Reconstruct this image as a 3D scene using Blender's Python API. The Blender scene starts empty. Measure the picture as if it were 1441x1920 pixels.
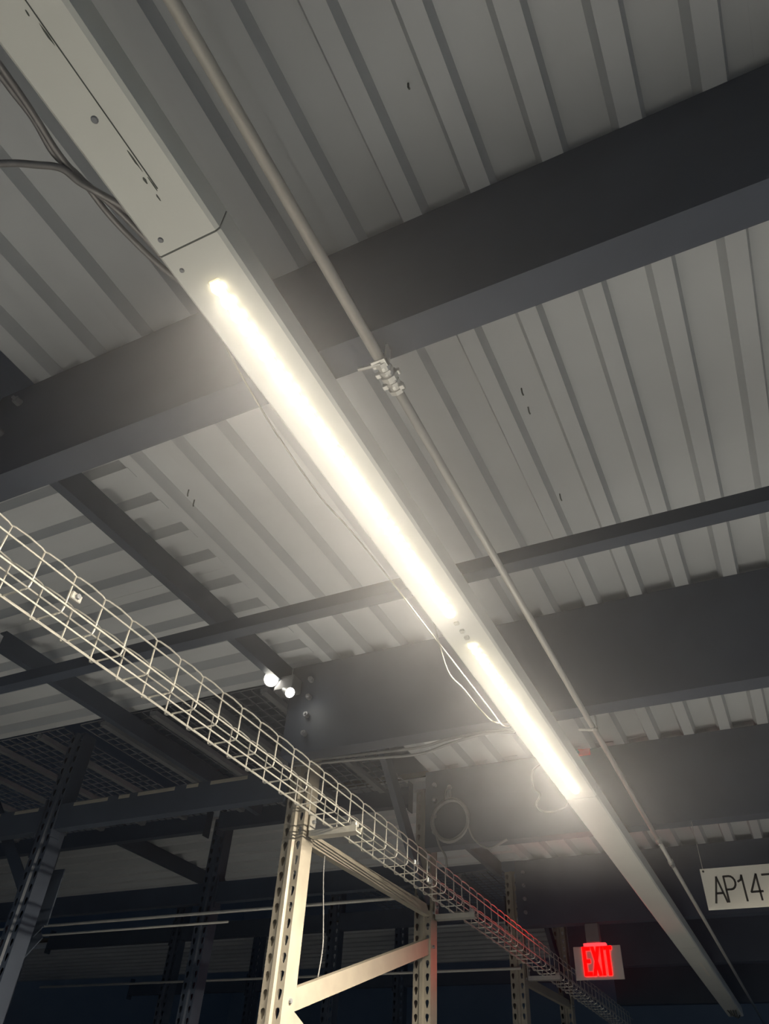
import bpy, bmesh, math, random
from mathutils import Vector, Matrix

# ---------------------------------------------------------------- scene, camera, light
S = bpy.context.scene
C = S.collection
U = 1.524            # one unit = camera-to-deck height
HC = 1.55            # camera height above the floor
def V(x, y, z): return Vector((x*U, y*U, z*U + HC))

YAW, PITCH, ROLL, F = -0.493143382, 0.732938233, 0.0661896171, 1368.47
fw = Vector((math.sin(YAW)*math.cos(PITCH), math.cos(YAW)*math.cos(PITCH), math.sin(PITCH)))
r0 = Vector((math.cos(YAW), -math.sin(YAW), 0)); u0 = r0.cross(fw)
rr = math.cos(ROLL)*r0 + math.sin(ROLL)*u0
uu = -math.sin(ROLL)*r0 + math.cos(ROLL)*u0
cam = bpy.data.objects.new('camera', bpy.data.cameras.new('camera')); C.objects.link(cam)
cam.matrix_world = Matrix(((rr.x, uu.x, -fw.x, 0), (rr.y, uu.y, -fw.y, 0), (rr.z, uu.z, -fw.z, HC), (0, 0, 0, 1)))
cam.data.sensor_fit = 'HORIZONTAL'; cam.data.sensor_width = 36.0
cam.data.lens = F/1441*36; cam.data.clip_start = 0.02
S.camera = cam

W = bpy.data.worlds.new('world'); S.world = W; W.use_nodes = True
W.node_tree.nodes['Background'].inputs[0].default_value = (0.22, 0.38, 0.62, 1)
W.node_tree.nodes['Background'].inputs[1].default_value = 0.14

S.view_settings.view_transform = 'Standard'; S.view_settings.look = 'None'
S.view_settings.gamma = 1.0; S.view_settings.use_curve_mapping = False
S.view_settings.exposure = 0.0
LAMP_W = 74.0       # output of each lit LED strip
LAMP_COL = (1.0, 0.885, 0.70)
GLARE = 0.024         # density of the haze volume added to imitate lens glare

random.seed(7)
S.cycles.max_bounces = 6; S.cycles.diffuse_bounces = 5; S.cycles.glossy_bounces = 3
S.cycles.volume_bounces = 0; S.cycles.use_light_tree = False

# ---------------------------------------------------------------- materials
def mat(name, col, rough=0.6, metal=0.0, var=0.08, scale=8.0, bump=0.0, dark=None, dark_amt=0.5, emit=None, estr=0.0, stretch=(1, 1, 1)):
    m = bpy.data.materials.new(name); m.use_nodes = True
    nt = m.node_tree; N = nt.nodes; L = nt.links; b = N['Principled BSDF']
    b.inputs['Roughness'].default_value = rough; b.inputs['Metallic'].default_value = metal
    tc = N.new('ShaderNodeTexCoord'); mp = N.new('ShaderNodeMapping'); mp.inputs['Scale'].default_value = stretch
    nz = N.new('ShaderNodeTexNoise'); nz.inputs['Scale'].default_value = scale; nz.inputs['Detail'].default_value = 4
    L.new(tc.outputs['Object'], mp.inputs[0]); L.new(mp.outputs[0], nz.inputs['Vector'])
    rp = N.new('ShaderNodeValToRGB')
    a = [max(0, c*(1-var)) for c in col]; z = [min(1, c*(1+var)) for c in col]
    rp.color_ramp.elements[0].position = 0.3; rp.color_ramp.elements[1].position = 0.7
    rp.color_ramp.elements[0].color = (*a, 1); rp.color_ramp.elements[1].color = (*z, 1)
    L.new(nz.outputs['Fac'], rp.inputs[0]); out = rp.outputs[0]
    if dark:
        n2 = N.new('ShaderNodeTexNoise'); n2.inputs['Scale'].default_value = scale*0.35; n2.inputs['Detail'].default_value = 6
        r2 = N.new('ShaderNodeValToRGB'); r2.color_ramp.elements[0].position = 0.55; r2.color_ramp.elements[1].position = 0.75
        r2.color_ramp.elements[1].color = (dark_amt, dark_amt, dark_amt, 1)
        L.new(mp.outputs[0], n2.inputs['Vector']); L.new(n2.outputs['Fac'], r2.inputs[0])
        mx = N.new('ShaderNodeMixRGB'); mx.inputs[2].default_value = (*dark, 1)
        L.new(r2.outputs[0], mx.inputs[0]); L.new(out, mx.inputs[1]); out = mx.outputs[0]
    L.new(out, b.inputs['Base Color'])
    if bump:
        bp = N.new('ShaderNodeBump'); bp.inputs['Strength'].default_value = bump; bp.inputs['Distance'].default_value = 0.002
        L.new(nz.outputs['Fac'], bp.inputs['Height']); L.new(bp.outputs[0], b.inputs['Normal'])
    if emit:
        b.inputs['Emission Color'].default_value = (*emit, 1); b.inputs['Emission Strength'].default_value = estr
    return m
M = {
 'deck':   mat('deck_paint', (0.53, 0.55, 0.57), 0.55, var=0.05, scale=3, dark=(0.42, 0.43, 0.44), dark_amt=0.35),
 'subfloor': mat('subfloor_wood', (0.10, 0.08, 0.06), 0.9),
 'beam':   mat('beam_paint', (0.062, 0.076, 0.108), 0.55, var=0.12, scale=5, bump=0.15),
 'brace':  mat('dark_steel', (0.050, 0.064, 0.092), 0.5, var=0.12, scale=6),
 'house':  mat('fixture_white', (0.78, 0.79, 0.74), 0.45, var=0.03, scale=6),
 'lens':   mat('led_lens', (0.9, 0.88, 0.8), 0.4, var=0.01, emit=(1.0, 0.78, 0.40), estr=0.95),
 'led':    mat('led_chip', (0.9, 0.88, 0.8), 0.4, var=0.01, emit=(1.0, 0.85, 0.55), estr=4.5),
 'lens_off': mat('unlit_lens', (0.62, 0.62, 0.56), 0.35, var=0.04),
 'groove': mat('dark_groove', (0.10, 0.11, 0.10), 0.8, var=0.3, scale=20),
 'galv':   mat('galvanised_wire', (0.74, 0.72, 0.66), 0.38, 0.65, var=0.06, scale=30),
 'emt':    mat('conduit_steel', (0.55, 0.54, 0.50), 0.42, 0.25, var=0.06, scale=12, stretch=(4, 1, 4)),
 'zinc':   mat('zinc_fitting', (0.70, 0.69, 0.65), 0.35, 0.7, var=0.1, scale=30),
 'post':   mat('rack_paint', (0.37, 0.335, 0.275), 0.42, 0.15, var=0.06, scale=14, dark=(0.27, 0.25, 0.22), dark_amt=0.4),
 'mesh':   mat('mesh_steel', (0.22, 0.23, 0.25), 0.45, 0.4),
 'cable':  mat('armoured_cable', (0.28, 0.27, 0.27), 0.45, 0.4, scale=60),
 'cordw':  mat('pale_cord', (0.16, 0.155, 0.125), 0.5),
 'cordg':  mat('grey_cord', (0.22, 0.22, 0.22), 0.6),
 'bolt':   mat('bolt_steel', (0.24, 0.25, 0.27), 0.45, 0.3),
 'sign':   mat('sign_plastic', (0.86, 0.83, 0.75), 0.5, var=0.03, scale=4),
 'ink':    mat('sign_ink', (0.045, 0.04, 0.035), 0.6),
 'acrylic': mat('sign_panel', (0.55, 0.52, 0.50), 0.3, var=0.04),
 'exit':   mat('exit_letters', (0.5, 0.0, 0.0), 0.4, var=0.01, emit=(1.0, 0.0, 0.0), estr=16.0),
 'exitbar': mat('exit_edge_light', (0.8, 0.1, 0.1), 0.4, var=0.01, emit=(1.0, 0.05, 0.06), estr=1.6),
 'red':    mat('red_tag', (0.85, 0.03, 0.03), 0.5),
 'grey':   mat('grey_plastic', (0.16, 0.16, 0.17), 0.5),
 'lamp':   mat('lamp_face', (0.9, 0.9, 0.85), 0.4, var=0.01, emit=(1.0, 0.95, 0.82), estr=30.0),
 'floor':  mat('sealed_concrete', (0.31, 0.33, 0.36), 0.35, var=0.10, scale=1.5, dark=(0.27, 0.285, 0.31)),
 'wall':   mat('wall_paint', (0.30, 0.34, 0.40), 0.8, var=0.08, scale=1),
 'orange': mat('orange_beam_paint', (0.50, 0.20, 0.08), 0.5, var=0.1),
}

for k_ in ('lens', 'led'): M[k_].cycles.emission_sampling = 'NONE'
# ---------------------------------------------------------------- helpers
def link(name, me, m, parent=None, loc=None):
    o = bpy.data.objects.new(name, me); C.objects.link(o)
    if m and not me.materials: me.materials.append(M[m])
    if parent: o.parent = parent
    if loc is not None: o.location = loc
    return o
def obj(name, bm, m, parent=None, loc=None, smooth=False):
    me = bpy.data.meshes.new(name); bmesh.ops.recalc_face_normals(bm, faces=bm.faces[:])
    bm.to_mesh(me); bm.free()
    if smooth:
        for p in me.polygons: p.use_smooth = True
    return link(name, me, m, parent, loc)
def tag(o, label, cat=None, group=None, kind=None):
    if label: o['label'] = label
    if cat: o['category'] = cat
    if group: o['group'] = group
    if kind: o['kind'] = kind
    return o
def empty(name, loc=(0, 0, 0)):
    o = bpy.data.objects.new(name, None); C.objects.link(o); o.location = loc; o.empty_display_size = 0.1
    return o
def box(bm, a, b, bevel=0.0):
    a = Vector(a); b = Vector(b); c = (a+b)/2; s = b-a
    r = bmesh.ops.create_cube(bm, size=1.0)
    vs = r['verts']
    for v in vs: v.co = Vector((v.co.x*s.x, v.co.y*s.y, v.co.z*s.z)) + c
    if bevel:
        es = list({e for v in vs for e in v.link_edges})
        bmesh.ops.bevel(bm, geom=es, offset=bevel, segments=1, affect='EDGES')
def tube(bm, pts, r, n=6, cap=True):
    pts = [Vector(p) for p in pts]; rings = []
    up = None
    for i, p in enumerate(pts):
        d = (pts[min(i+1, len(pts)-1)] - pts[max(i-1, 0)]).normalized()
        if up is None:
            up = Vector((0, 0, 1)) if abs(d.z) < 0.9 else Vector((1, 0, 0))
        s = d.cross(up).normalized(); up = s.cross(d).normalized()
        rings.append([bm.verts.new(p + r*(math.cos(2*math.pi*k/n)*s + math.sin(2*math.pi*k/n)*up)) for k in range(n)])
    for a, b in zip(rings, rings[1:]):
        for k in range(n): bm.faces.new((a[k], a[(k+1) % n], b[(k+1) % n], b[k]))
    if cap:
        bm.faces.new(rings[0][::-1]); bm.faces.new(rings[-1])
def spline(pts, sub=6):
    P = [Vector(p) for p in pts]; out = []
    for i in range(len(P)-1):
        p0 = P[max(i-1, 0)]; p1 = P[i]; p2 = P[i+1]; p3 = P[min(i+2, len(P)-1)]
        for k in range(sub):
            t = k/sub
            out.append(0.5*((2*p1) + (p2-p0)*t + (2*p0-5*p1+4*p2-p3)*t*t + (3*p1-p0-3*p2+p3)*t**3))
    out.append(P[-1]); return out
def extrude(bm, prof, axis, a, b, closed=True, cap=True):
    """profile of 2-D points swept from a to b along axis ('x': prof=(y,z), 'y': prof=(x,z), 'z': prof=(x,y))"""
    def mk(p, t):
        return {'x': (t, p[0], p[1]), 'y': (p[0], t, p[1]), 'z': (p[0], p[1], t)}[axis]
    A = [bm.verts.new(mk(p, a)) for p in prof]; B = [bm.verts.new(mk(p, b)) for p in prof]
    n = len(prof)
    for i in range(n if closed else n-1):
        bm.faces.new((A[i], A[(i+1) % n], B[(i+1) % n], B[i]))
    if closed and cap:
        bm.faces.new(A[::-1]); bm.faces.new(B)
def new(): return bmesh.new()

# ---------------------------------------------------------------- room shell
bm = new(); box(bm, (-9.5, -5, -0.1), (6, 13, 0))
tag(obj('floor', bm, 'floor'), 'pale sealed concrete warehouse floor below the mezzanine', kind='structure')
bm = new(); box(bm, (-9.5, 13, 0), (6, 13.15, 7))
tag(obj('wall_back', bm, 'wall'), 'dark far wall behind the racks', kind='structure')
bm = new(); box(bm, (-9.65, -5, 0), (-9.5, 13.15, 7))
tag(obj('wall_left', bm, 'wall'), 'dark side wall at the far end of the rack rows', kind='structure')
bm = new(); box(bm, (-9.65, -5, 7), (6, 13.15, 7.15))
tag(obj('roof', bm, 'wall'), 'dark warehouse roof high above the mezzanine', kind='structure')

# ribbed steel deck: sheets of six ribs each
DZ = U + HC
PITCH_D = 0.1007*U
def rib_profile(c0, n):
    """underside and top line of n ribs; first low flute centred on c0"""
    lo, hi, d = 0.0215, 0.0545*PITCH_D/0.1524, 0.038
    pts = []
    for k in range(n):
        c = c0 + k*PITCH_D
        pts += [(c-lo-0.012, DZ+d), (c-lo, DZ), (c+lo, DZ), (c+lo+0.012, DZ+d)]
    pts = [(c0-PITCH_D/2, DZ+d)] + pts + [(c0+(n-0.5)*PITCH_D, DZ+d)]
    return pts
def deck_sheet(parent, axis, c0, n, a, b, lift=0.0):
    pts = rib_profile(c0, n); t = 0.0012
    prof = [(p[0], p[1]+lift) for p in pts] + [(p[0], p[1]+t+lift) for p in reversed(pts)]
    bm = new(); extrude(bm, prof, axis, a, b)
    return obj('deck_sheet', bm, 'deck', parent)
ceil = empty('ceiling', (0, 0, 0))
tag(ceil, 'grey ribbed steel mezzanine deck seen from below', kind='structure')
c00 = -0.119*U - 8*PITCH_D      # first low flute near the sheet edge
k = 0
for s in range(4):
    c0 = c00 + s*6*PITCH_D + 0.0
    deck_sheet(ceil, 'y', c0, 6, -2.2*U, 2.26*U, lift=0.0006*(s % 2))
    deck_sheet(ceil, 'y', c0, 6, 2.235*U, 6.2*U, lift=-0.0016 + 0.0006*(s % 2))
XE = -0.936*U
for (ya, yb, ph) in ((0.497, 1.49, 0.680-0.1007), (2.30, 3.2, 2.35), (3.99, 4.95, 4.06)):
    n = int(round((yb-ya)/0.1007))
    c0 = ph*U
    n1 = n//2
    for j in range(3):
        xa = XE - 0.02*0 - j*1.75*U; xb = xa - 1.76*U
        deck_sheet(ceil, 'x', c0, n1, xb, xa, lift=-0.002-0.0015*j)
        deck_sheet(ceil, 'x', c0+n1*PITCH_D, n-n1, xb, xa, lift=-0.003-0.0015*j)
bm = new(); box(bm, (-0.93*U, -2.2*U, DZ+0.045), (1.6*U, 6.2*U, DZ+0.07))
tag(obj('subfloor', bm, 'subfloor', ceil), 'dark subfloor board over the deck')
for (ya, yb) in ((0.497, 1.49), (2.30, 3.2), (3.99, 4.95)):
    bm = new(); box(bm, (-6.2*U, ya*U, DZ+0.045), (-0.931*U, yb*U, DZ+0.07))
    obj('subfloor', bm, 'subfloor', ceil)

# screw tips poking down through the deck
for (sx, sy) in ((-0.159, 0.283), (-0.178, 0.805), (-0.180, 0.850), (-0.190, 1.09), (-0.892, 0.815), (-0.884, 0.785)):
    me = bpy.data.meshes.get('_tip')
    if not me:
        bm = new(); tube(bm, [(0, 0, 0.012), (0.001, 0, -0.010), (0.003, 0.001, -0.018)], 0.0022, 6)
        me = bpy.data.meshes.new('_tip'); bm.to_mesh(me); bm.free(); me.materials.append(M['groove'])
    link('screw_tip', me, None, ceil, (sx*U, sy*U, DZ+0.028))
# ---------------------------------------------------------------- steel framing
def hexbolt(parent, loc, axis, r=0.011, h=0.009):
    key = '_hex_' + axis
    me = bpy.data.meshes.get(key)
    if not me:
        bm = new()
        prof = [(r*math.cos(math.pi/3*i), r*math.sin(math.pi/3*i)) for i in range(6)]
        extrude(bm, prof, axis, -h, h)
        prof = [(0.45*r*math.cos(math.pi/3*i), 0.45*r*math.sin(math.pi/3*i)) for i in range(6)]
        extrude(bm, prof, axis, -h-0.008, -h)
        bmesh.ops.recalc_face_normals(bm, faces=bm.faces[:])
        me = bpy.data.meshes.new(key); bm.to_mesh(me); bm.free(); me.materials.append(M['bolt'])
    return link('bolt', me, None, parent, loc)
def channel_beam(y, x0, x1, zb, label, bolts):
    """deep channel: web towards the viewer, flanges pointing away"""
    Y = y*U; zt = DZ-0.0005; z0 = zb*U+HC; w = 0.070; tw = 0.010; tf = 0.016
    prof = [(Y, z0), (Y+w, z0), (Y+w, z0+tf*0.8), (Y+tw, z0+tf*1.3), (Y+tw, zt-tf*1.3), (Y+w, zt-tf*0.8), (Y+w, zt), (Y, zt)]
    root = empty('channel_beam', (0, Y, z0))
    bm = new(); extrude(bm, [(p[0]-Y, p[1]-z0) for p in prof], 'x', x0*U, x1*U)
    obj('channel', bm, 'beam', root)
    for (bx, bz) in bolts:
        hexbolt(root, (bx*U, -0.009, bz*U+HC-z0), 'y')
    tag(root, label, 'beam', 'deep channel beams under the deck')
    return root
bl = lambda x: [(x, 0.95), (x, 0.90), (x, 0.85), (x, 0.80)]
channel_beam(-0.33, -1.03, 1.55, 0.752, 'dark channel beam behind the viewer over the unlit fixture', [])
channel_beam(0.436, -1.03, 1.55, 0.752, 'nearest dark channel beam, crossing where the light strip begins',
             [(-0.96, 0.95), (-0.96, 0.87), (-0.96, 0.80)])
channel_beam(1.455, -1.03, 1.55, 0.752, 'dark channel beam passing over the gap after the first lit strip', bl(-0.965))
channel_beam(2.21, -0.965, 1.55, 0.757, 'dark channel beam carrying the cable coil past the second lit strip', bl(-0.93))
channel_beam(3.18, -0.976, 1.55, 0.752, 'dark channel beam behind the red exit sign', bl(-0.94))
channel_beam(3.97, -0.976, 1.55, 0.752, 'far dark channel beam beyond the exit sign', [])
channel_beam(4.95, -0.976, 1.55, 0.752, 'farthest dark channel beam at the end of the light row', [])

def strut(y, z, x0, x1, label):
    """slim slotted strut crossing below the deck"""
    h = 0.041; r = empty('cross_strut', V(0, y, z))
    prof = [(0, 0), (0, h), (0.012, h), (0.012, h-0.008), (0.0035, h-0.008), (0.0035, 0.0035), (h-0.0035, 0.0035),
            (h-0.0035, h-0.008), (h-0.012, h-0.008), (h-0.012, h), (h, h), (h, 0)]
    bm = new(); extrude(bm, prof, 'x', x0*U, x1*U); obj('channel', bm, 'brace', r)
    for x in (-2.5, 0.6, 1.3):
        bm = new(); tube(bm, [(x*U, h/2, 0.01), (x*U, h/2, (1-z)*U)], 0.005, 6); obj('hanger_rod', bm, 'brace', r)
    tag(r, label, 'strut')
strut(0.948, 0.768, -2.6, 1.5, 'slim dark strut crossing between the two nearest channel beams')

def ledger(x, y0, y1, label, dz=0.088, drop=0.004):
    X = x*U; zt = DZ-drop; w = 0.034; t = 0.006
    prof = [(0, 0), (-w, 0), (-w, t), (-t, t), (-t, dz-t), (-w, dz-t), (-w, dz), (0, dz)]
    r = empty('deck_ledger', (X, y0*U, zt-dz))
    bm = new(); extrude(bm, prof, 'y', 0, (y1-y0)*U); obj('channel', bm, 'brace', r)
    tag(r, label, 'ledger', 'ledgers under deck sheet ends'); return r
ledger(-1.03, 0.485, 1.452, 'dark ledger under the deck seam left of the light, beyond the nearest beam')
ledger(-1.03, -0.30, 0.432, 'dark ledger under the deck edge at the left frame edge')
ledger(-1.03, 2.385, 3.17, 'dark ledger under the deck seam behind the cable coil')
ledger(-2.38, 2.30, 3.19, 'dark ledger under the dim deck left of the perforated post')
ledger(-1.60, 0.99, 2.20, 'dark ledger at the left, running under deck and mesh below the wire tray', 0.075, 0.040)

# ---------------------------------------------------------------- light row
LX, LZ = -0.3765, 0.70
def housing_profile(w=0.119, h=0.066):
    a = w/2
    return [(-a, 0.006), (-a+0.006, 0), (a-0.006, 0), (a, 0.006), (a, h-0.004), (a-0.012, h), (-a+0.012, h), (-a, h-0.004)]
def led_mesh():
    bm = new(); r = bmesh.ops.create_uvsphere(bm, u_segments=8, v_segments=6, radius=0.0132)
    bmesh.ops.scale(bm, vec=(1, 1, 0.55), verts=bm.verts[:])
    me = bpy.data.meshes.new('led'); bm.to_mesh(me); bm.free(); me.materials.append(M['led']); return me
LEDM = led_mesh()
def fixture(y0, y1, label, lit=(), off=(), screws=()):
    root = empty('strip_light', V(LX, y0, LZ))
    L = (y1-y0)*U
    bm = new(); extrude(bm, housing_profile(), 'y', 0.0015, L-0.0015); obj('housing', bm, 'house', root)
    for e in (0.0, L-0.0015):
        bm = new(); extrude(bm, [(p[0]*0.97, p[1]+0.001) for p in housing_profile()], 'y', e, e+0.0015); obj('end_cap', bm, 'groove', root)
    for (a, b) in lit:
        A = (a-y0)*U; B = (b-y0)*U
        bm = new(); box(bm, (-0.0095, A, -0.0030), (0.0095, B, 0.001), 0.001); st = obj('led_strip', bm, 'lens', root)
        for sd in (-1, 1):       # the lens throws its light to both sides
            la = bpy.data.lights.new('strip_lamp', 'AREA'); la.shape = 'RECTANGLE'; la.size = 0.012; la.size_y = B-A-0.01
            la.energy = LAMP_W; la.color = LAMP_COL; la.spread = math.radians(132)
            lo = bpy.data.objects.new('strip_lamp', la); C.objects.link(lo); lo.parent = st
            lo.location = (sd*0.006, (A+B)/2, -0.009); lo.rotation_euler = (0, -sd*math.radians(28), 0)
        n = 36
        for i in range(n):
            link('led', LEDM, None, st, (0, A + (i+0.5)*(B-A)/n, -0.004))
    for (a, b) in off:
        A = (a-y0)*U; B = (b-y0)*U
        bm = new(); box(bm, (0.0115, A, -0.0010), (0.0130, B, 0.001)); obj('seam', bm, 'groove', root)
    for (x, y, s) in screws:
        me = bpy.data.meshes.get('_screw')
        if not me:
            bm = new(); bmesh.ops.create_cone(bm, cap_ends=True, segments=10, radius1=0.0035, radius2=0.005, depth=0.003)
            me = bpy.data.meshes.new('_screw'); bm.to_mesh(me); bm.free(); me.materials.append(M['bolt'])
        o = link('screw', me, None, root, ((x-LX)*U, (y-y0)*U, -0.001)); o.scale = (s, s, 1)
    tag(root, label, 'light', 'row of strip lights under the beams')
    return root
fx1 = fixture(-1.55, 0.2345, 'unlit white strip light housing at the upper left, with a dark seam',
        off=((-1.5, 0.175),), screws=((-0.381, 0.10, 1.2), (-0.400, 0.219, 1.0), (-0.385, -0.2, 1.2)))
fl = fixture(0.2345, 1.815, 'glowing strip light with two lit LED strips, middle of the row',
             lit=((0.279, 0.966), (1.0535, 1.772)), screws=((-0.401, 0.256, 0.9),))
for (px_, py_, ln, wd_) in ((-0.3705, 0.030, 0.040, 0.007), (-0.374, 0.012, 0.012, 0.005), (-0.3715, 0.142, 0.050, 0.006), (-0.3745, 0.163, 0.018, 0.009), (-0.370, 0.170, 0.034, 0.004), (-0.3735, 0.182, 0.016, 0.005)):
    bm = new(); n_ = 9; pr = []
    for i_ in range(n_):
        a_ = 2*math.pi*i_/n_; q_ = random.uniform(0.6, 1.1); pr.append((wd_*0.25*math.cos(a_)*q_, ln*0.4*math.sin(a_)*q_))
    extrude(bm, pr, 'z', -0.0008, 0.0006)
    obj('scuff', bm, 'groove', fx1, ((px_-LX)*U, (py_+1.55)*U, 0))
# connector pieces in the gap between the two lit strips
for yy in (0.985, 1.012, 1.034):
    bm = new(); box(bm, (-0.006, (yy-0.2345)*U-0.006, -0.008), (0.007, (yy-0.2345)*U+0.006, 0.001), 0.002)
    tag(obj('connector', bm, 'lens_off', fl), 'small pale plug between the strips')
fx3 = fixture(1.815, 3.42, 'unlit strip light housing beyond the lit strips, beside the exit sign')
fx4 = fixture(3.42, 5.02, 'unlit strip light housing at the far end of the row, with a pale sticker')
bm = new(); box(bm, (0.004, 0.27*U, -0.0015), (0.020, 0.54*U, 0.0008)); tag(obj('sticker', bm, 'sign', fx4), 'pale sticker')
# bright torn-open end with loose wires
for i in range(4):
    bm = new()
    tube(bm, spline([(-0.03+0.02*i, 1.40*U, 0.0), (-0.02+0.015*i, 1.47*U, -0.012-0.008*i), (-0.03+0.022*i, 1.55*U, -0.004), (-0.01+0.01*i, 1.60*U, 0.02)]), 0.005, 6)
    obj('loose_wire', bm, 'cordw', fx4, smooth=True)
for (i, yy) in enumerate((0.455, 1.47, 2.225)):   # beam clamps holding the row
    bm = new(); box(bm, (-0.02, (yy-0.2345)*U-0.012, 0.066), (0.02, (yy-0.2345)*U+0.012, 0.079))
    obj('beam_clamp', bm, 'zinc', fl if i < 2 else None) if i < 2 else None
bm.free() if False else None

# ---------------------------------------------------------------- conduit beside the lights
PX, PZ = -0.266, 0.722
cd = empty('conduit', V(PX, 0, PZ))
bm = new(); tube(bm, [(0, -2.0*U, 0), (0, 0.462*U, 0)], 0.0105, 14); obj('pipe', bm, 'emt', cd, smooth=True)
bm = new(); tube(bm, [(0, 0.505*U, 0), (0, 2.24*U, 0)], 0.0092, 14); obj('pipe', bm, 'emt', cd, smooth=True)
bm = new(); tube(bm, [(0, 2.24*U, 0), (0, 6.0*U, 0)], 0.0092, 14); obj('pipe', bm, 'emt', cd, smooth=True)
def ring(parent, name, y, r, l, m='zinc', n=14):
    bm = new(); tube(bm, [(0, y*U-l/2, 0), (0, y*U+l/2, 0)], r, n); return obj(name, bm, m, parent)
cp = ring(cd, 'coupling', 0.484, 0.0125, 0.075)
for (y, r, l) in ((0.462, 0.0165, 0.009), (0.474, 0.0145, 0.006), (0.484, 0.0180, 0.010), (0.494, 0.0145, 0.006), (0.506, 0.0165, 0.009)):
    ring(cp, 'lock_nut', y, r, l, n=8)
for (x, y, z) in ((-0.016, 0.476, -0.006), (0.017, 0.484, 0.004), (0.015, 0.500, -0.010), (-0.016, 0.496, -0.004)):
    bm = new(); box(bm, (x-0.005, y*U-0.005, z-0.005), (x+0.005, y*U+0.005, z+0.005), 0.001); obj('set_screw', bm, 'zinc', cp)
for y in (2.233, 2.442):
    c2 = ring(cd, 'coupling', y, 0.0125, 0.05)
    for dy in (-0.012, 0.012):
        bm = new(); box(bm, (-0.004, (y+dy)*U-0.004, -0.019), (0.004, (y+dy)*U+0.004, -0.010)); obj('set_screw', bm, 'zinc', c2)
for y in (0.459, 1.490):
    bm = new(); tube(bm, [(-0.045, y*U, -0.004), (0.002, y*U, -0.012)], 0.004, 8)
    box(bm, (-0.016, y*U-0.008, -0.012), (0.016, y*U+0.008, -0.0095)); box(bm, (0.012, y*U-0.008, -0.012), (0.016, y*U+0.008, 0.032))
    obj('pipe_strap', bm, 'zinc', cd)
tag(cd, 'thin steel conduit running parallel to the lights on their right', 'conduit')

# ---------------------------------------------------------------- wire basket tray
TX0, TX1, TZ0, TZ1 = -0.940, -0.870, 0.605, 0.6715
tr = empty('cable_tray', V(TX1, 0.3, TZ0))
def T(x, y, z): return ((x-TX1)*U, (y-0.3)*U, (z-TZ0)*U)
Y0, Y1 = 0.40, 4.75
SP = 0.0668
nh = int((Y1-Y0)/SP)
hy = [0.541 + SP*(i-2) for i in range(nh)]
bm = new(); rw = 0.0025
a = T(TX1, 0.3, TZ1); b_ = T(TX1, 0.3, TZ0); c_ = T(TX0, 0.3, TZ0); d_ = T(TX0, 0.3, TZ1); q = 0.010
tube(bm, [a, (b_[0], 0, q), (b_[0]-q*0.3, 0, q*0.3), (b_[0]-q, 0, 0), (c_[0]+q, 0, 0), (c_[0]+q*0.3, 0, q*0.3), (c_[0], 0, q), d_], rw, 6)
hoop = bpy.data.meshes.new('cross_wire'); bmesh.ops.recalc_face_normals(bm, faces=bm.faces[:]); bm.to_mesh(hoop); bm.free(); hoop.materials.append(M['galv'])
for y in hy:
    o = link('cross_wire', hoop, None, tr, (0, (y-0.3)*U, 0))
    o.rotation_euler = (random.uniform(-0.02, 0.02), 0, random.uniform(-0.015, 0.015))
def longwire(x, z, off):
    bm = new(); tube(bm, [T(x, Y0, z), T(x, Y1, z)], rw, 6); o = obj('long_wire', bm, 'galv', tr); o.location = off
k_ = 2*rw
for (x, z, off) in ((TX1, TZ0+0.050, (k_, 0, 0)), (TX1, TZ0+0.012, (k_, 0, 0)), (TX0, TZ0+0.050, (-k_, 0, 0)), (TX0, TZ0+0.012, (-k_, 0, 0)),
                    (TX1-0.018, TZ0, (0, 0, -k_)), (TX0+0.018, TZ0, (0, 0, -k_))):
    longwire(x, z, off)
# top edge wires arch up a little between the cross wires
for X in (TX1, TX0):
    bm = new(); pts = []
    for i in range(len(hy)-1):
        for k, h in ((0.0, 0.0), (0.10, 0.0025), (0.5, 0.0042), (0.9, 0.0025)):
            y = hy[i] + (hy[i+1]-hy[i])*k
            pts.append(T(X, y, TZ1 + h))
    pts.append(T(X, hy[-1], TZ1)); tube(bm, pts, rw, 6)
    tag(obj('edge_wire', bm, 'galv', tr), 'wavy top edge wire')
for (y, zz) in ((0.62, 0.035), (1.93, 0.02), (2.02, 0.0)):
    for X in (TX1,):
        bm = new(); box(bm, (-0.004, (y-0.3)*U-0.016, zz*U-0.010), (0.006, (y-0.3)*U+0.016, zz*U+0.010), 0.002)
        obj('splice_clip', bm, 'zinc', tr)
        hexbolt(tr, (0.008, (y-0.3)*U, zz*U), 'x', 0.007, 0.005)
tag(tr, 'galvanised wire basket tray running from the left edge into the distance', 'cable tray')
def tray_bracket(y, label, x0=-0.985):
    r = empty('tray_bracket', V(x0, y, TZ0))
    L = (TX1-x0)*U + 0.025; z = -0.0065
    bm = new(); box(bm, (0, -0.020, z-0.022), (L, 0.020, z-0.018)); box(bm, (0, -0.020, z-0.018), (L, -0.017, z)); box(bm, (0, 0.017, z-0.018), (L, 0.020, z))
    obj('arm', bm, 'galv', r)
    bm = new(); box(bm, (0, -0.020, z-0.022), (0.004, 0.020, z+0.06)); obj('plate', bm, 'galv', r)
    hexbolt(r, (0.009, 0, z+0.035), 'x', 0.009, 0.005)
    bm = new(); box(bm, (L-0.03, -0.012, z), (L-0.006, 0.012, z+0.016), 0.002); obj('hold_down_clip', bm, 'zinc', r)
    tag(r, label, 'bracket', 'brackets under the wire tray')
tray_bracket(1.565, 'small galvanised bracket holding the wire tray on the nearest perforated post')
tray_bracket(2.35, 'small galvanised bracket holding the wire tray on the rear post')
tray_bracket(3.30, 'small galvanised bracket holding the wire tray near the exit sign')

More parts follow.
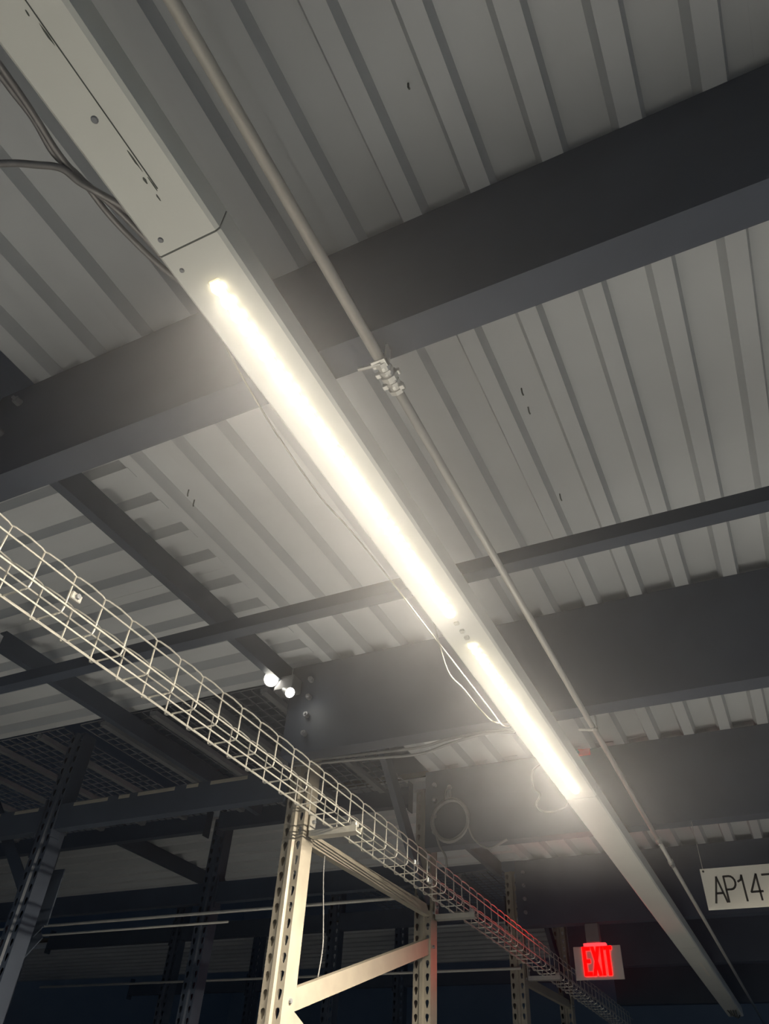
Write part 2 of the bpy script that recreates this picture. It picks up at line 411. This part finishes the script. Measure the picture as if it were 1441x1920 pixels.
# ---------------------------------------------------------------- pallet racks
PW, PD = 0.086, 0.075        # post front width, depth
def post_mesh(h, m):
    """perforated upright: two columns of teardrop holes either side of a raised rib; open at the back"""
    bm = new(); p = 0.0508; n = int(h/p)
    def strip(x0, x1):
        cx = (x0+x1)/2
        for i in range(n):
            z0 = i*p; z1 = z0+p; zc = z0+p*0.5
            out = [(x0, z0), (cx, z0), (x1, z0), (x1, zc), (x1, z1), (cx, z1), (x0, z1), (x0, zc)]
            r = 0.0088
            inn = [(cx-0.0030, zc-0.017), (cx, zc-0.020), (cx+0.0030, zc-0.017), (cx+r, zc+0.001), (cx+r*0.8, zc+0.009), (cx, zc+0.012), (cx-r*0.8, zc+0.009), (cx-r, zc+0.001)]
            A = [bm.verts.new((x, 0, z)) for x, z in out]; B = [bm.verts.new((x, 0, z)) for x, z in inn]
            for k in range(8): bm.faces.new((A[k], A[(k+1) % 8], B[(k+1) % 8], B[k]))
            D = [bm.verts.new((x, 0.0025, z)) for x, z in inn]
            for k in range(8): bm.faces.new((B[k], B[(k+1) % 8], D[(k+1) % 8], D[k]))
    a = PW/2
    strip(-a, -0.012); strip(0.012, a)
    H = n*p
    def sheet(pts):
        A = [bm.verts.new((x, y, 0)) for x, y in pts]; B = [bm.verts.new((x, y, H)) for x, y in pts]
        for k in range(len(pts)-1): bm.faces.new((A[k], A[k+1], B[k+1], B[k]))
    sheet([(-0.012, 0), (-0.0075, -0.011), (0.0075, -0.011), (0.012, 0)])
    sheet([(a, 0), (a, PD), (a-0.020, PD), (a-0.020, PD-0.012)])
    sheet([(-a, 0), (-a, PD), (-a+0.020, PD), (-a+0.020, PD-0.012)])
    bmesh.ops.remove_doubles(bm, verts=bm.verts[:], dist=0.0002)
    bmesh.ops.recalc_face_normals(bm, faces=bm.faces[:])
    me = bpy.data.meshes.new('upright'); bm.to_mesh(me); bm.free(); me.materials.append(M[m]); return me
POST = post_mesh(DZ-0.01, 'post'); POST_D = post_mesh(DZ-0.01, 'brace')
def brace_bar(parent, a, b, w=0.045, d=0.030, m='post', name='brace'):
    """C-section brace from a to b, both in the parent's frame, lying in the y-z plane"""
    a = Vector(a); b = Vector(b); L = (b-a).length; dirv = (b-a).normalized()
    bm = new(); t = 0.003
    prof = [(-w/2, 0), (w/2, 0), (w/2, -d), (w/2-t, -d), (w/2-t, -t), (-w/2+t, -t), (-w/2+t, -d), (-w/2, -d)]
    A = []; B = []
    side = Vector((1, 0, 0)); up = side.cross(dirv)
    if up.z < 0: up = -up
    for (p, q) in prof:
        A.append(bm.verts.new(a + up*p + side*q)); B.append(bm.verts.new(b + up*p + side*q))
    n = len(prof)
    for i in range(n): bm.faces.new((A[i], A[(i+1) % n], B[(i+1) % n], B[i]))
    bm.faces.new(A[::-1]); bm.faces.new(B)
    return obj(name, bm, m, parent)
def rack_frame(x, yf, yr, label, braces=True, m='post'):
    """x, yf = right front corner of the front post; yr = front of the rear post"""
    cx = x*U - PW/2
    r = empty('rack_frame', (cx, yf*U, 0))
    dy = (yr-yf)*U
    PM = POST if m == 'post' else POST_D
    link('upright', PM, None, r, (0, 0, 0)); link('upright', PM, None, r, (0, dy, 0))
    for q in (0, dy):
        bm = new(); box(bm, (-0.07, q-0.03, 0), (0.07, q+PD+0.03, 0.008)); obj('foot_plate', bm, m, r)
    if braces:
        zh = lambda z: z*U + HC
        xs = PW/2 - 0.006
        y0 = PD-0.012; y1 = dy+0.012
        brace_bar(r, (xs, y0, zh(0.590)), (xs, y1, zh(0.607)), 0.046, m=m)
        brace_bar(r, (xs, y0, zh(0.258)), (xs, y1, zh(0.513)), 0.062, m=m)
        brace_bar(r, (xs, y0, zh(0.225)), (xs, y1, zh(-0.05)), 0.062, m=m)
        brace_bar(r, (xs, y0, zh(-0.35)), (xs, y1, zh(-0.08)), 0.062, m=m)
        brace_bar(r, (xs, dy-0.39*U*0+0.0-0.37*U, zh(0.995)), (xs, y1, zh(0.62)), 0.070, m='brace')
        for (yy, zz) in ((PD*0.55, 0.256), (dy+PD*0.4, 0.512), (PD*0.55, 0.592), (dy+PD*0.4, 0.606)):
            hexbolt(r, (PW/2+0.003, yy, zh(zz)), 'x', 0.008, 0.004)
    tag(r, label, 'rack frame', 'upright rack frames')
    return r
rack_frame(-0.99, 1.537, 2.32, 'beige perforated rack frame with diagonal brace, under the wire tray')
rack_frame(-0.99, 3.26, 3.97, 'dim perforated rack frame below the exit sign', True)
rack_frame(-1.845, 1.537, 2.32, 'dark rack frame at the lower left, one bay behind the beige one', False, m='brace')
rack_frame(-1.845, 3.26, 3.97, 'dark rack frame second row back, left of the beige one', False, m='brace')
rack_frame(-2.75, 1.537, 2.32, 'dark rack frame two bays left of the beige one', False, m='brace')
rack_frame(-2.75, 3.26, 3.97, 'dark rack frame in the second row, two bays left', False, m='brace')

def load_beam(y, zb, zt, x0, x1, label, m='brace', bits=True):
    r = empty('load_beam', V((x0+x1)/2, y, zb)); L = (x1-x0)*U/2; h = (zt-zb)*U
    prof = [(0, 0), (0.045, 0), (0.045, h*0.72), (0.022, h*0.72), (0.022, h), (0, h)]
    bm = new(); extrude(bm, prof, 'x', -L, L); obj('box_beam', bm, m, r)
    for s in (-1, 1):
        bm = new(); box(bm, (s*L-0.003, -0.006, -0.03), (s*L+0.003, 0.05, h+0.03)); obj('end_connector', bm, m, r)
    tag(r, label, 'beam', 'rack load beams')
    return r
def edge_strips(beam, xc, spans):  # thin pale strips set on the front face at the beam's top edge
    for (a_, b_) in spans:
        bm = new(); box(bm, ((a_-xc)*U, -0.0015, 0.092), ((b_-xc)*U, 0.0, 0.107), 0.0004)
        tag(obj('edge_strip', bm, 'post', beam), 'pale strip along the top edge')
bays = ((-1.843, -1.054, 'first'), (-2.748, -1.905, 'second'), (-3.65, -2.81, 'third'))
for (x0, x1, nm) in bays:
    fb = load_beam(1.535, 0.685, 0.757, x0, x1, 'dark front rack beam below the mesh deck, %s bay from the beige post' % nm)
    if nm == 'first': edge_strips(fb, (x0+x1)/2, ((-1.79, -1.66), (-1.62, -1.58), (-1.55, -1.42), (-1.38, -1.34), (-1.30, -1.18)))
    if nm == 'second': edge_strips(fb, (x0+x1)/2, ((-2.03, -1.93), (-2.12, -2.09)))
    load_beam(2.335, 0.690, 0.757, x0, x1, 'dark rear rack beam of the nearer row, %s bay from the beige post' % nm)
    load_beam(2.270, 0.925, 0.985, x0, x1, 'dark rear rack beam right under the mesh deck, %s bay from the beige post' % nm)
    load_beam(3.26, 0.80, 0.87, x0, x1, 'dark rack beam in the second row, %s bay from the exit sign' % nm)
    load_beam(3.97, 0.70, 0.765, x0, x1, 'dark rear rack beam in the second row, %s bay from the exit sign' % nm)

def wire_deck(x0, x1, y0, y1, z, label):
    r = empty('wire_deck', V(x0, y0, z)); lx = (x1-x0)*U; ly = (y1-y0)*U
    bm = new(); n = int(lx/0.05)
    for i in range(n+1):
        x = i*lx/n; box(bm, (x-0.0022, 0, 0), (x+0.0022, ly, 0.0044))
    obj('deck_wires', bm, 'mesh', r)['kind'] = 'stuff'
    bm = new(); n = int(ly/0.06)
    for i in range(n+1):
        y = i*ly/n; box(bm, (0, y-0.0022, 0.0044), (lx, y+0.0022, 0.0088))
    obj('cross_wires', bm, 'mesh', r)['kind'] = 'stuff'
    for i in range(2):
        x = lx*(0.25+0.5*i); bm = new()
        extrude(bm, [(x-0.02, -0.001), (x-0.016, -0.022), (x+0.016, -0.022), (x+0.02, -0.001)], 'y', 0, ly)
        obj('support_channel', bm, 'mesh', r)
    tag(r, label, 'wire deck', 'wire mesh decks on the racks')
for (x0, x1, nm) in bays:
    xm = (x0+x1)/2
    wire_deck(xm+0.004, x1-0.003, 1.505, 2.293, 0.990, 'dark wire mesh deck on the near rack row, right half of %s bay' % nm)
    wire_deck(x0+0.003, xm-0.004, 1.505, 2.293, 0.990, 'dark wire mesh deck on the near rack row, left half of %s bay' % nm)
wire_deck(-1.84, -1.06, 3.255, 3.965, 0.990, 'far wire mesh deck on the second rack row above the red-lit tray')
wire_deck(-1.95, -1.06, -0.33, 0.43, 0.985, 'wire mesh deck at the left frame edge beside the nearest beam')

# cross braces behind the dark frame at the left
def rod(name, pts, r, m, label, cat, group=None, n=8, smooth=True):
    P = [V(*p) for p in pts]; o0 = P[0]
    bm = new(); tube(bm, [p-o0 for p in (spline(P) if len(P) > 2 else P)], r, n)
    o = obj(name, bm, m, None, o0, smooth); tag(o, label, cat, group); return o
def flat_bar(a, b, w, label):
    a = V(*a); b = V(*b); d = (b-a).normalized(); s = Vector((0, 1, 0)); up = s.cross(d).normalized()
    bm = new(); vs = []
    for base in (Vector((0, 0, 0)), b-a):
        vs.append([bm.verts.new(base + up*p + s*q) for p, q in ((-w/2, 0), (w/2, 0), (w/2, 0.006), (-w/2, 0.006))])
    A, B = vs
    for i in range(4): bm.faces.new((A[i], A[(i+1) % 4], B[(i+1) % 4], B[i]))
    bm.faces.new(A[::-1]); bm.faces.new(B)
    tag(obj('cross_brace', bm, 'brace', None, a), label, 'brace', 'diagonal braces of the dark racks')
flat_bar((-1.86, 1.615, 0.44), (-2.40, 1.615, 0.985), 0.055, 'dark diagonal brace meeting the dark post at the lower left')
flat_bar((-1.86, 1.625, 0.44), (-2.40, 1.625, -0.1), 0.055, 'dark diagonal brace going down left from the dark post')
bm = new(); box(bm, (-0.09, 0, -0.10), (0.06, 0.006, 0.12), 0.001)
tag(obj('gusset_plate', bm, 'brace', None, V(-1.87, 1.612, 0.52)), 'dark gusset plate where the braces meet the lower left post', 'plate')

# ---------------------------------------------------------------- cables
g = 'armoured cables at the upper left'
rod('armoured_cable', [(-0.462, -0.06, 0.765), (-0.464, 0.034, 0.762), (-0.466, 0.077, 0.76), (-0.470, 0.117, 0.758), (-0.467, 0.145, 0.757), (-0.454, 0.189, 0.757), (-0.447, 0.225, 0.756), (-0.435, 0.29, 0.752)], 0.0055, 'cable',
    'dark armoured cable hugging the unlit housing at the upper left', 'cable', g)
rod('armoured_cable', [(-0.474, -0.06, 0.775), (-0.474, 0.042, 0.768), (-0.473, 0.082, 0.766), (-0.478, 0.117, 0.764), (-0.470, 0.146, 0.763), (-0.469, 0.188, 0.762), (-0.463, 0.225, 0.76), (-0.450, 0.268, 0.755), (-0.43, 0.31, 0.75)], 0.0055, 'cable',
    'second dark armoured cable, outer one of the pair at the upper left', 'cable', g)
rod('armoured_cable', [(-0.62, 0.07, 0.76), (-0.532, 0.099, 0.755), (-0.495, 0.116, 0.752), (-0.473, 0.129, 0.75), (-0.464, 0.147, 0.747), (-0.453, 0.164, 0.746), (-0.445, 0.185, 0.752), (-0.428, 0.22, 0.748)], 0.006, 'cable',
    'armoured cable curving in from the left edge to the unlit housing', 'cable', g)
rod('lamp_cord', [(-0.417, 0.325, 0.730), (-0.427, 0.368, 0.722), (-0.438, 0.443, 0.722), (-0.446, 0.528, 0.721), (-0.449, 0.640, 0.718), (-0.440, 0.716, 0.713), (-0.432, 0.836, 0.704), (-0.420, 0.960, 0.684), (-0.417, 1.126, 0.680), (-0.419, 1.28, 0.684), (-0.424, 1.370, 0.695), (-0.417, 1.45, 0.735)], 0.0020, 'cordw',
    'pale cord hanging along the left side of the glowing strip light', 'cord')
rod('lamp_cord', [(-0.417, 0.98, 0.71), (-0.437, 1.094, 0.679), (-0.434, 1.168, 0.678), (-0.434, 1.258, 0.679), (-0.430, 1.343, 0.69), (-0.412, 1.44, 0.738)], 0.0019, 'cordw',
    'short pale cord splitting off left of the longer cord by the strip light', 'cord')
rod('cord_loop', [(-0.417, 1.66, 0.735), (-0.46, 1.70, 0.735), (-0.482, 1.773, 0.725), (-0.477, 1.811, 0.72), (-0.505, 1.870, 0.72), (-0.505, 1.917, 0.72), (-0.481, 1.932, 0.72), (-0.438, 1.907, 0.72), (-0.4165, 1.87, 0.725)], 0.0035, 'cordg',
    'grey cord looping beside the lower end of the second lit strip', 'cord')
for i, (dz, lab) in enumerate(((0.0, 'upper'), (-0.008, 'lower'))):
    rod('beam_cable', [(-1.0, 1.47, 0.738+dz), (-0.80, 1.475, 0.733+dz*1.5), (-0.664, 1.478, 0.730+dz*2), (-0.591, 1.48, 0.740+dz*1.5), (-0.507, 1.48, 0.743+dz*0.5), (-0.43, 1.47, 0.735+dz)], 0.005, 'cordg',
        '%s of two grey cables slung under the second channel beam' % lab, 'cable', 'cables under the second beam')
rod('hanging_wire', [(-1.0, 1.665, 0.60), (-1.0, 1.668, 0.534), (-1.0, 1.690, 0.43), (-1.0, 1.697, 0.378), (-1.0, 1.688, 0.320)], 0.0025, 'cordg',
    'thin grey wire dangling inside the beige rack frame', 'wire')
rod('cross_conduit', [(-3.6, 2.30, 0.645), (-1.06, 2.30, 0.645)], 0.008, 'emt', 'thin bright conduit crossing the dark racks at the lower left', 'conduit')
rod('cross_conduit', [(-3.6, 2.31, 0.615), (-1.75, 2.31, 0.615)], 0.006, 'emt', 'thinner conduit just below the bright one at the lower left', 'conduit')
rod('cross_conduit', [(-3.6, 3.2545, 0.622), (-1.0, 3.2545, 0.622)], 0.008, 'emt', 'lowest thin conduit across the second dark rack row', 'conduit')
rod('cross_conduit', [(-0.85, 4.60, 1.000-0.02), (1.4, 4.60, 0.985)], 0.012, 'emt', 'far conduit crossing right of the light row, upper one below the white sign', 'conduit')
rod('cross_conduit', [(-0.85, 4.60, 0.872), (1.4, 4.60, 0.862)], 0.012, 'emt', 'far conduit crossing right of the light row, lower one near the frame corner', 'conduit')

# coil of cable on the beam
co = empty('cable_coil', V(-0.872, 2.2, 0.828))
for i in range(4):
    bm = new(); R = 0.094 + 0.006*math.sin(i*2.1); pts = []
    for k in range(33):
        a = 2*math.pi*k/32
        pts.append((R*0.96*math.cos(a)+0.003*i, -0.012-0.006*i+0.004*math.sin(3*a+i), R*math.sin(a)*1.02-0.003*i))
    tube(bm, pts, 0.0055, 6, cap=False); obj('loop', bm, 'cordg', co, smooth=True)
bm = new(); tube(bm, spline([(0.09, -0.02, -0.02), (0.12, -0.02, -0.10), (0.19, -0.025, -0.15), (0.28, -0.02, -0.12)]), 0.005, 6); obj('tail', bm, 'cordg', co, smooth=True)
bm = new(); tube(bm, spline([(-0.07, -0.02, -0.06), (-0.05, -0.02, -0.12), (-0.02, -0.02, -0.17), (-0.02, -0.01, -0.25)]), 0.005, 6); obj('tail', bm, 'cordg', co, smooth=True)
bm = new(); tube(bm, spline([(-0.02, -0.02, 0.09), (-0.015, -0.025, 0.13), (0.0, -0.02, 0.157), (0.01, -0.025, 0.13), (0.01, -0.02, 0.09)]), 0.004, 6); obj('tie_loop', bm, 'cordg', co, smooth=True)
hexbolt(co, (0, -0.012, 0.157), 'y', 0.012, 0.012)
tag(co, 'round coil of grey cable hung on the dark beam beside the second lit strip', 'cable coil')

# ---------------------------------------------------------------- signs
def text_mesh(body, size, ext):
    cu = bpy.data.curves.new('txt', 'FONT'); cu.body = body; cu.size = size; cu.extrude = ext; cu.offset = -0.0022
    cu.align_x = 'LEFT'; cu.align_y = 'BOTTOM_BASELINE'; cu.resolution_u = 4
    o = bpy.data.objects.new('txt', cu); C.objects.link(o)
    bpy.context.view_layer.update()
    me = bpy.data.meshes.new_from_object(o); bpy.data.objects.remove(o); bpy.data.curves.remove(cu)
    me.materials.clear(); return me
# aisle sign
sg = empty('aisle_sign', V(-0.174, 2.215, 0.535))
bm = new(); box(bm, (0, 0, 0), (0.50, 0.004, 0.150), 0.0008); obj('panel', bm, 'sign', sg)
def stroke(bm, pts, w):
    for (p, q) in zip(pts, pts[1:]):
        p = Vector((p[0], 0, p[1])); q = Vector((q[0], 0, q[1])); d = (q-p).normalized(); n = Vector((-d.z, 0, d.x))*w/2; e = d*w*0.25
        vs = []
        for y in (-0.0012, 0.0002):
            vs.append([bm.verts.new(v + Vector((0, y, 0))) for v in (p-n-e, q-n+e, q+n+e, p+n-e)])
        A, B = vs
        bm.faces.new(A); bm.faces.new(B[::-1])
        for i in range(4): bm.faces.new((A[i], A[(i+1) % 4], B[(i+1) % 4], B[i]))
LH = 0.092
bowl = [(0.0, LH), (0.022, LH)] + [(0.022+0.023*math.sin(a), LH-0.024+0.024*math.cos(a)) for a in [math.pi*i/8 for i in range(1, 8)]] + [(0.022, LH-0.048), (0.0, LH-0.048)]
GL = {'A': [[(0, 0), (0.0245, LH), (0.049, 0)], [(0.009, 0.033), (0.040, 0.033)]],
      'P': [[(0, 0), (0, LH)], bowl],
      '1': [[(0, 0.070), (0.014, 0.076), (0.020, LH), (0.020, 0)]],
      '4': [[(0.036, 0), (0.036, LH), (0, 0.030), (0.048, 0.030)]],
      '7': [[(0, LH-0.004), (0.044, LH-0.004), (0.016, 0)]]}
for ch, xx in (('A', 0.034), ('P', 0.082), ('1', 0.131), ('4', 0.170), ('7', 0.222)):
    bm = new()
    for st_ in GL[ch]: stroke(bm, [(x_*0.86, z_) for x_, z_ in st_], 0.0072)
    o = obj('letter', bm, 'ink', sg, (xx, 0, 0.024)); o['label'] = 'dark %s %s' % ('digit' if ch.isdigit() else 'letter', ch)
for x in (0.012, 0.488):
    bm = new(); bmesh.ops.create_cone(bm, cap_ends=True, segments=12, radius1=0.004, radius2=0.004, depth=0.006, matrix=Matrix.Translation((x, 0.001, 0.140)) @ Matrix.Rotation(math.pi/2, 4, 'X'))
    obj('eyelet', bm, 'ink', sg)
    bm = new(); tube(bm, [(x, 0.002, 0.140), (x-0.002, 0.004, (0.757-0.535)*U)], 0.0012, 6); obj('hanger_wire', bm, 'zinc', sg)
tag(sg, 'white hanging aisle sign reading AP147 at the right edge', 'sign')

# exit sign, edge lit panel under the beam
ex = empty('exit_sign', V(-0.77, 3.2, 0.565))
EW, EH = 0.272, 0.168
bm = new(); box(bm, (0, 0, 0), (EW, 0.008, EH), 0.001); obj('panel', bm, 'acrylic', ex)
xx = 0.052
me_e = []
for ch, wd in (('E', 0.046), ('X', 0.054), ('I', 0.017), ('T', 0.046)):
    bm = new(); h = 0.146; t = 0.019
    if ch == 'E':
        for (a, b, c, d) in ((0, 0, t, h), (t, 0, wd, t), (t, h/2-t/2, wd*0.9, h/2+t/2), (t, h-t, wd, h)): box(bm, (a, -0.003, b), (c, 0, d))
    elif ch == 'X':
        for f in (0, 1):
            p = [(0, 0), (t*1.05, 0), (wd, h), (wd-t*1.05, h)]
            if f: p = [(wd-x, z) for x, z in p]
            extrude(bm, [(x, -0.003-0.0004*f if False else z) for x, z in p], 'y', -0.003-0.0004*f, 0)
    elif ch == 'I': box(bm, (0, -0.003, 0), (wd, 0, h))
    else:
        box(bm, (0, -0.003, h-t), (wd, 0, h)); box(bm, (wd/2-t/2, -0.003, 0), (wd/2+t/2, 0, h-t))
    o = obj('letter', bm, 'exit', ex, (xx, 0, 0.019)); o['label'] = 'glowing red letter %s' % ch
    xx += wd + 0.002
bm = new(); box(bm, (0.065, -0.012, EH), (0.195, 0.022, EH+0.014), 0.002); o = obj('edge_light', bm, 'exitbar', ex); o['label'] = 'red glowing bar on top'
bm = new(); box(bm, (0.085, -0.02, EH+0.014), (0.165, 0.03, (0.752-0.565)*U), 0.004); obj('canopy', bm, 'grey', ex)
tag(ex, 'red glowing EXIT sign on a grey panel under the beam', 'exit sign')

# small red tag on the beam
rt = empty('red_tag', V(-0.458, 2.2095, 0.980))
bm = new(); box(bm, (0, -0.006, 0), (0.07, 0, 0.034), 0.002); obj('plate', bm, 'red', rt)
hexbolt(rt, (0.010, -0.012, 0.017), 'y', 0.005, 0.003)
tag(rt, 'small red tag at the top of the beam right of the second lit strip', 'tag')

# twin spot lamp near the post top
sp = empty('spot_lamp', V(-1.03, 1.40, 0.93))
bm = new(); box(bm, (-0.03, 0.01, -0.03), (0.06, 0.075, 0.03), 0.004); obj('body', bm, 'grey', sp)
def head(loc, r, d):
    h = empty('x'); bpy.data.objects.remove(h)
    z = Vector(d).normalized(); R = z.to_track_quat('Z', 'Y').to_matrix().to_4x4()
    bm = new(); bmesh.ops.create_cone(bm, cap_ends=True, segments=20, radius1=r*0.55, radius2=r, depth=0.05, matrix=Matrix.Translation(loc) @ R)
    o = obj('lamp_head', bm, 'grey', sp)
    bm = new(); bmesh.ops.create_cone(bm, cap_ends=True, segments=20, radius1=r*0.9, radius2=r*0.75, depth=0.008, matrix=Matrix.Translation(Vector(loc)+z*0.028) @ R)
    obj('lamp_face', bm, 'lamp', o)
    bm = new(); tube(bm, [Vector(loc)-z*0.02, (0.0, 0.03, 0.0)], 0.006, 8); obj('swivel', bm, 'grey', o)
pA = V(-1.06, 1.405, 0.945) - V(-1.03, 1.40, 0.93); pB = V(-1.0, 1.40, 0.898) - V(-1.03, 1.40, 0.93)
head(pA, 0.031, (0.55, -0.75, -0.4)); head(pB, 0.021, (0.85, -0.35, -0.6))
tag(sp, 'small twin-headed spot lamp shining beside the top of the post', 'lamp')

# ---------------------------------------------------------------- haze volume added to imitate lens glare
if GLARE:
    bm = new(); box(bm, (-6.2*U, -2.2*U, 2.28), (1.55*U, 6.1*U, DZ-0.004))
    hz = obj('glare_haze', bm, None)
    m = bpy.data.materials.new('glare_haze'); m.use_nodes = True; nt = m.node_tree; nt.nodes.clear()
    o = nt.nodes.new('ShaderNodeOutputMaterial'); v = nt.nodes.new('ShaderNodeVolumeScatter')
    v.inputs['Color'].default_value = (0.93, 0.94, 1.0, 1); v.inputs['Density'].default_value = GLARE; v.inputs['Anisotropy'].default_value = 0.35
    nt.links.new(v.outputs[0], o.inputs['Volume']); hz.data.materials.append(m)
    tag(hz, 'faint haze volume added under the deck to imitate lens glare around the lights', 'haze', kind='stuff')
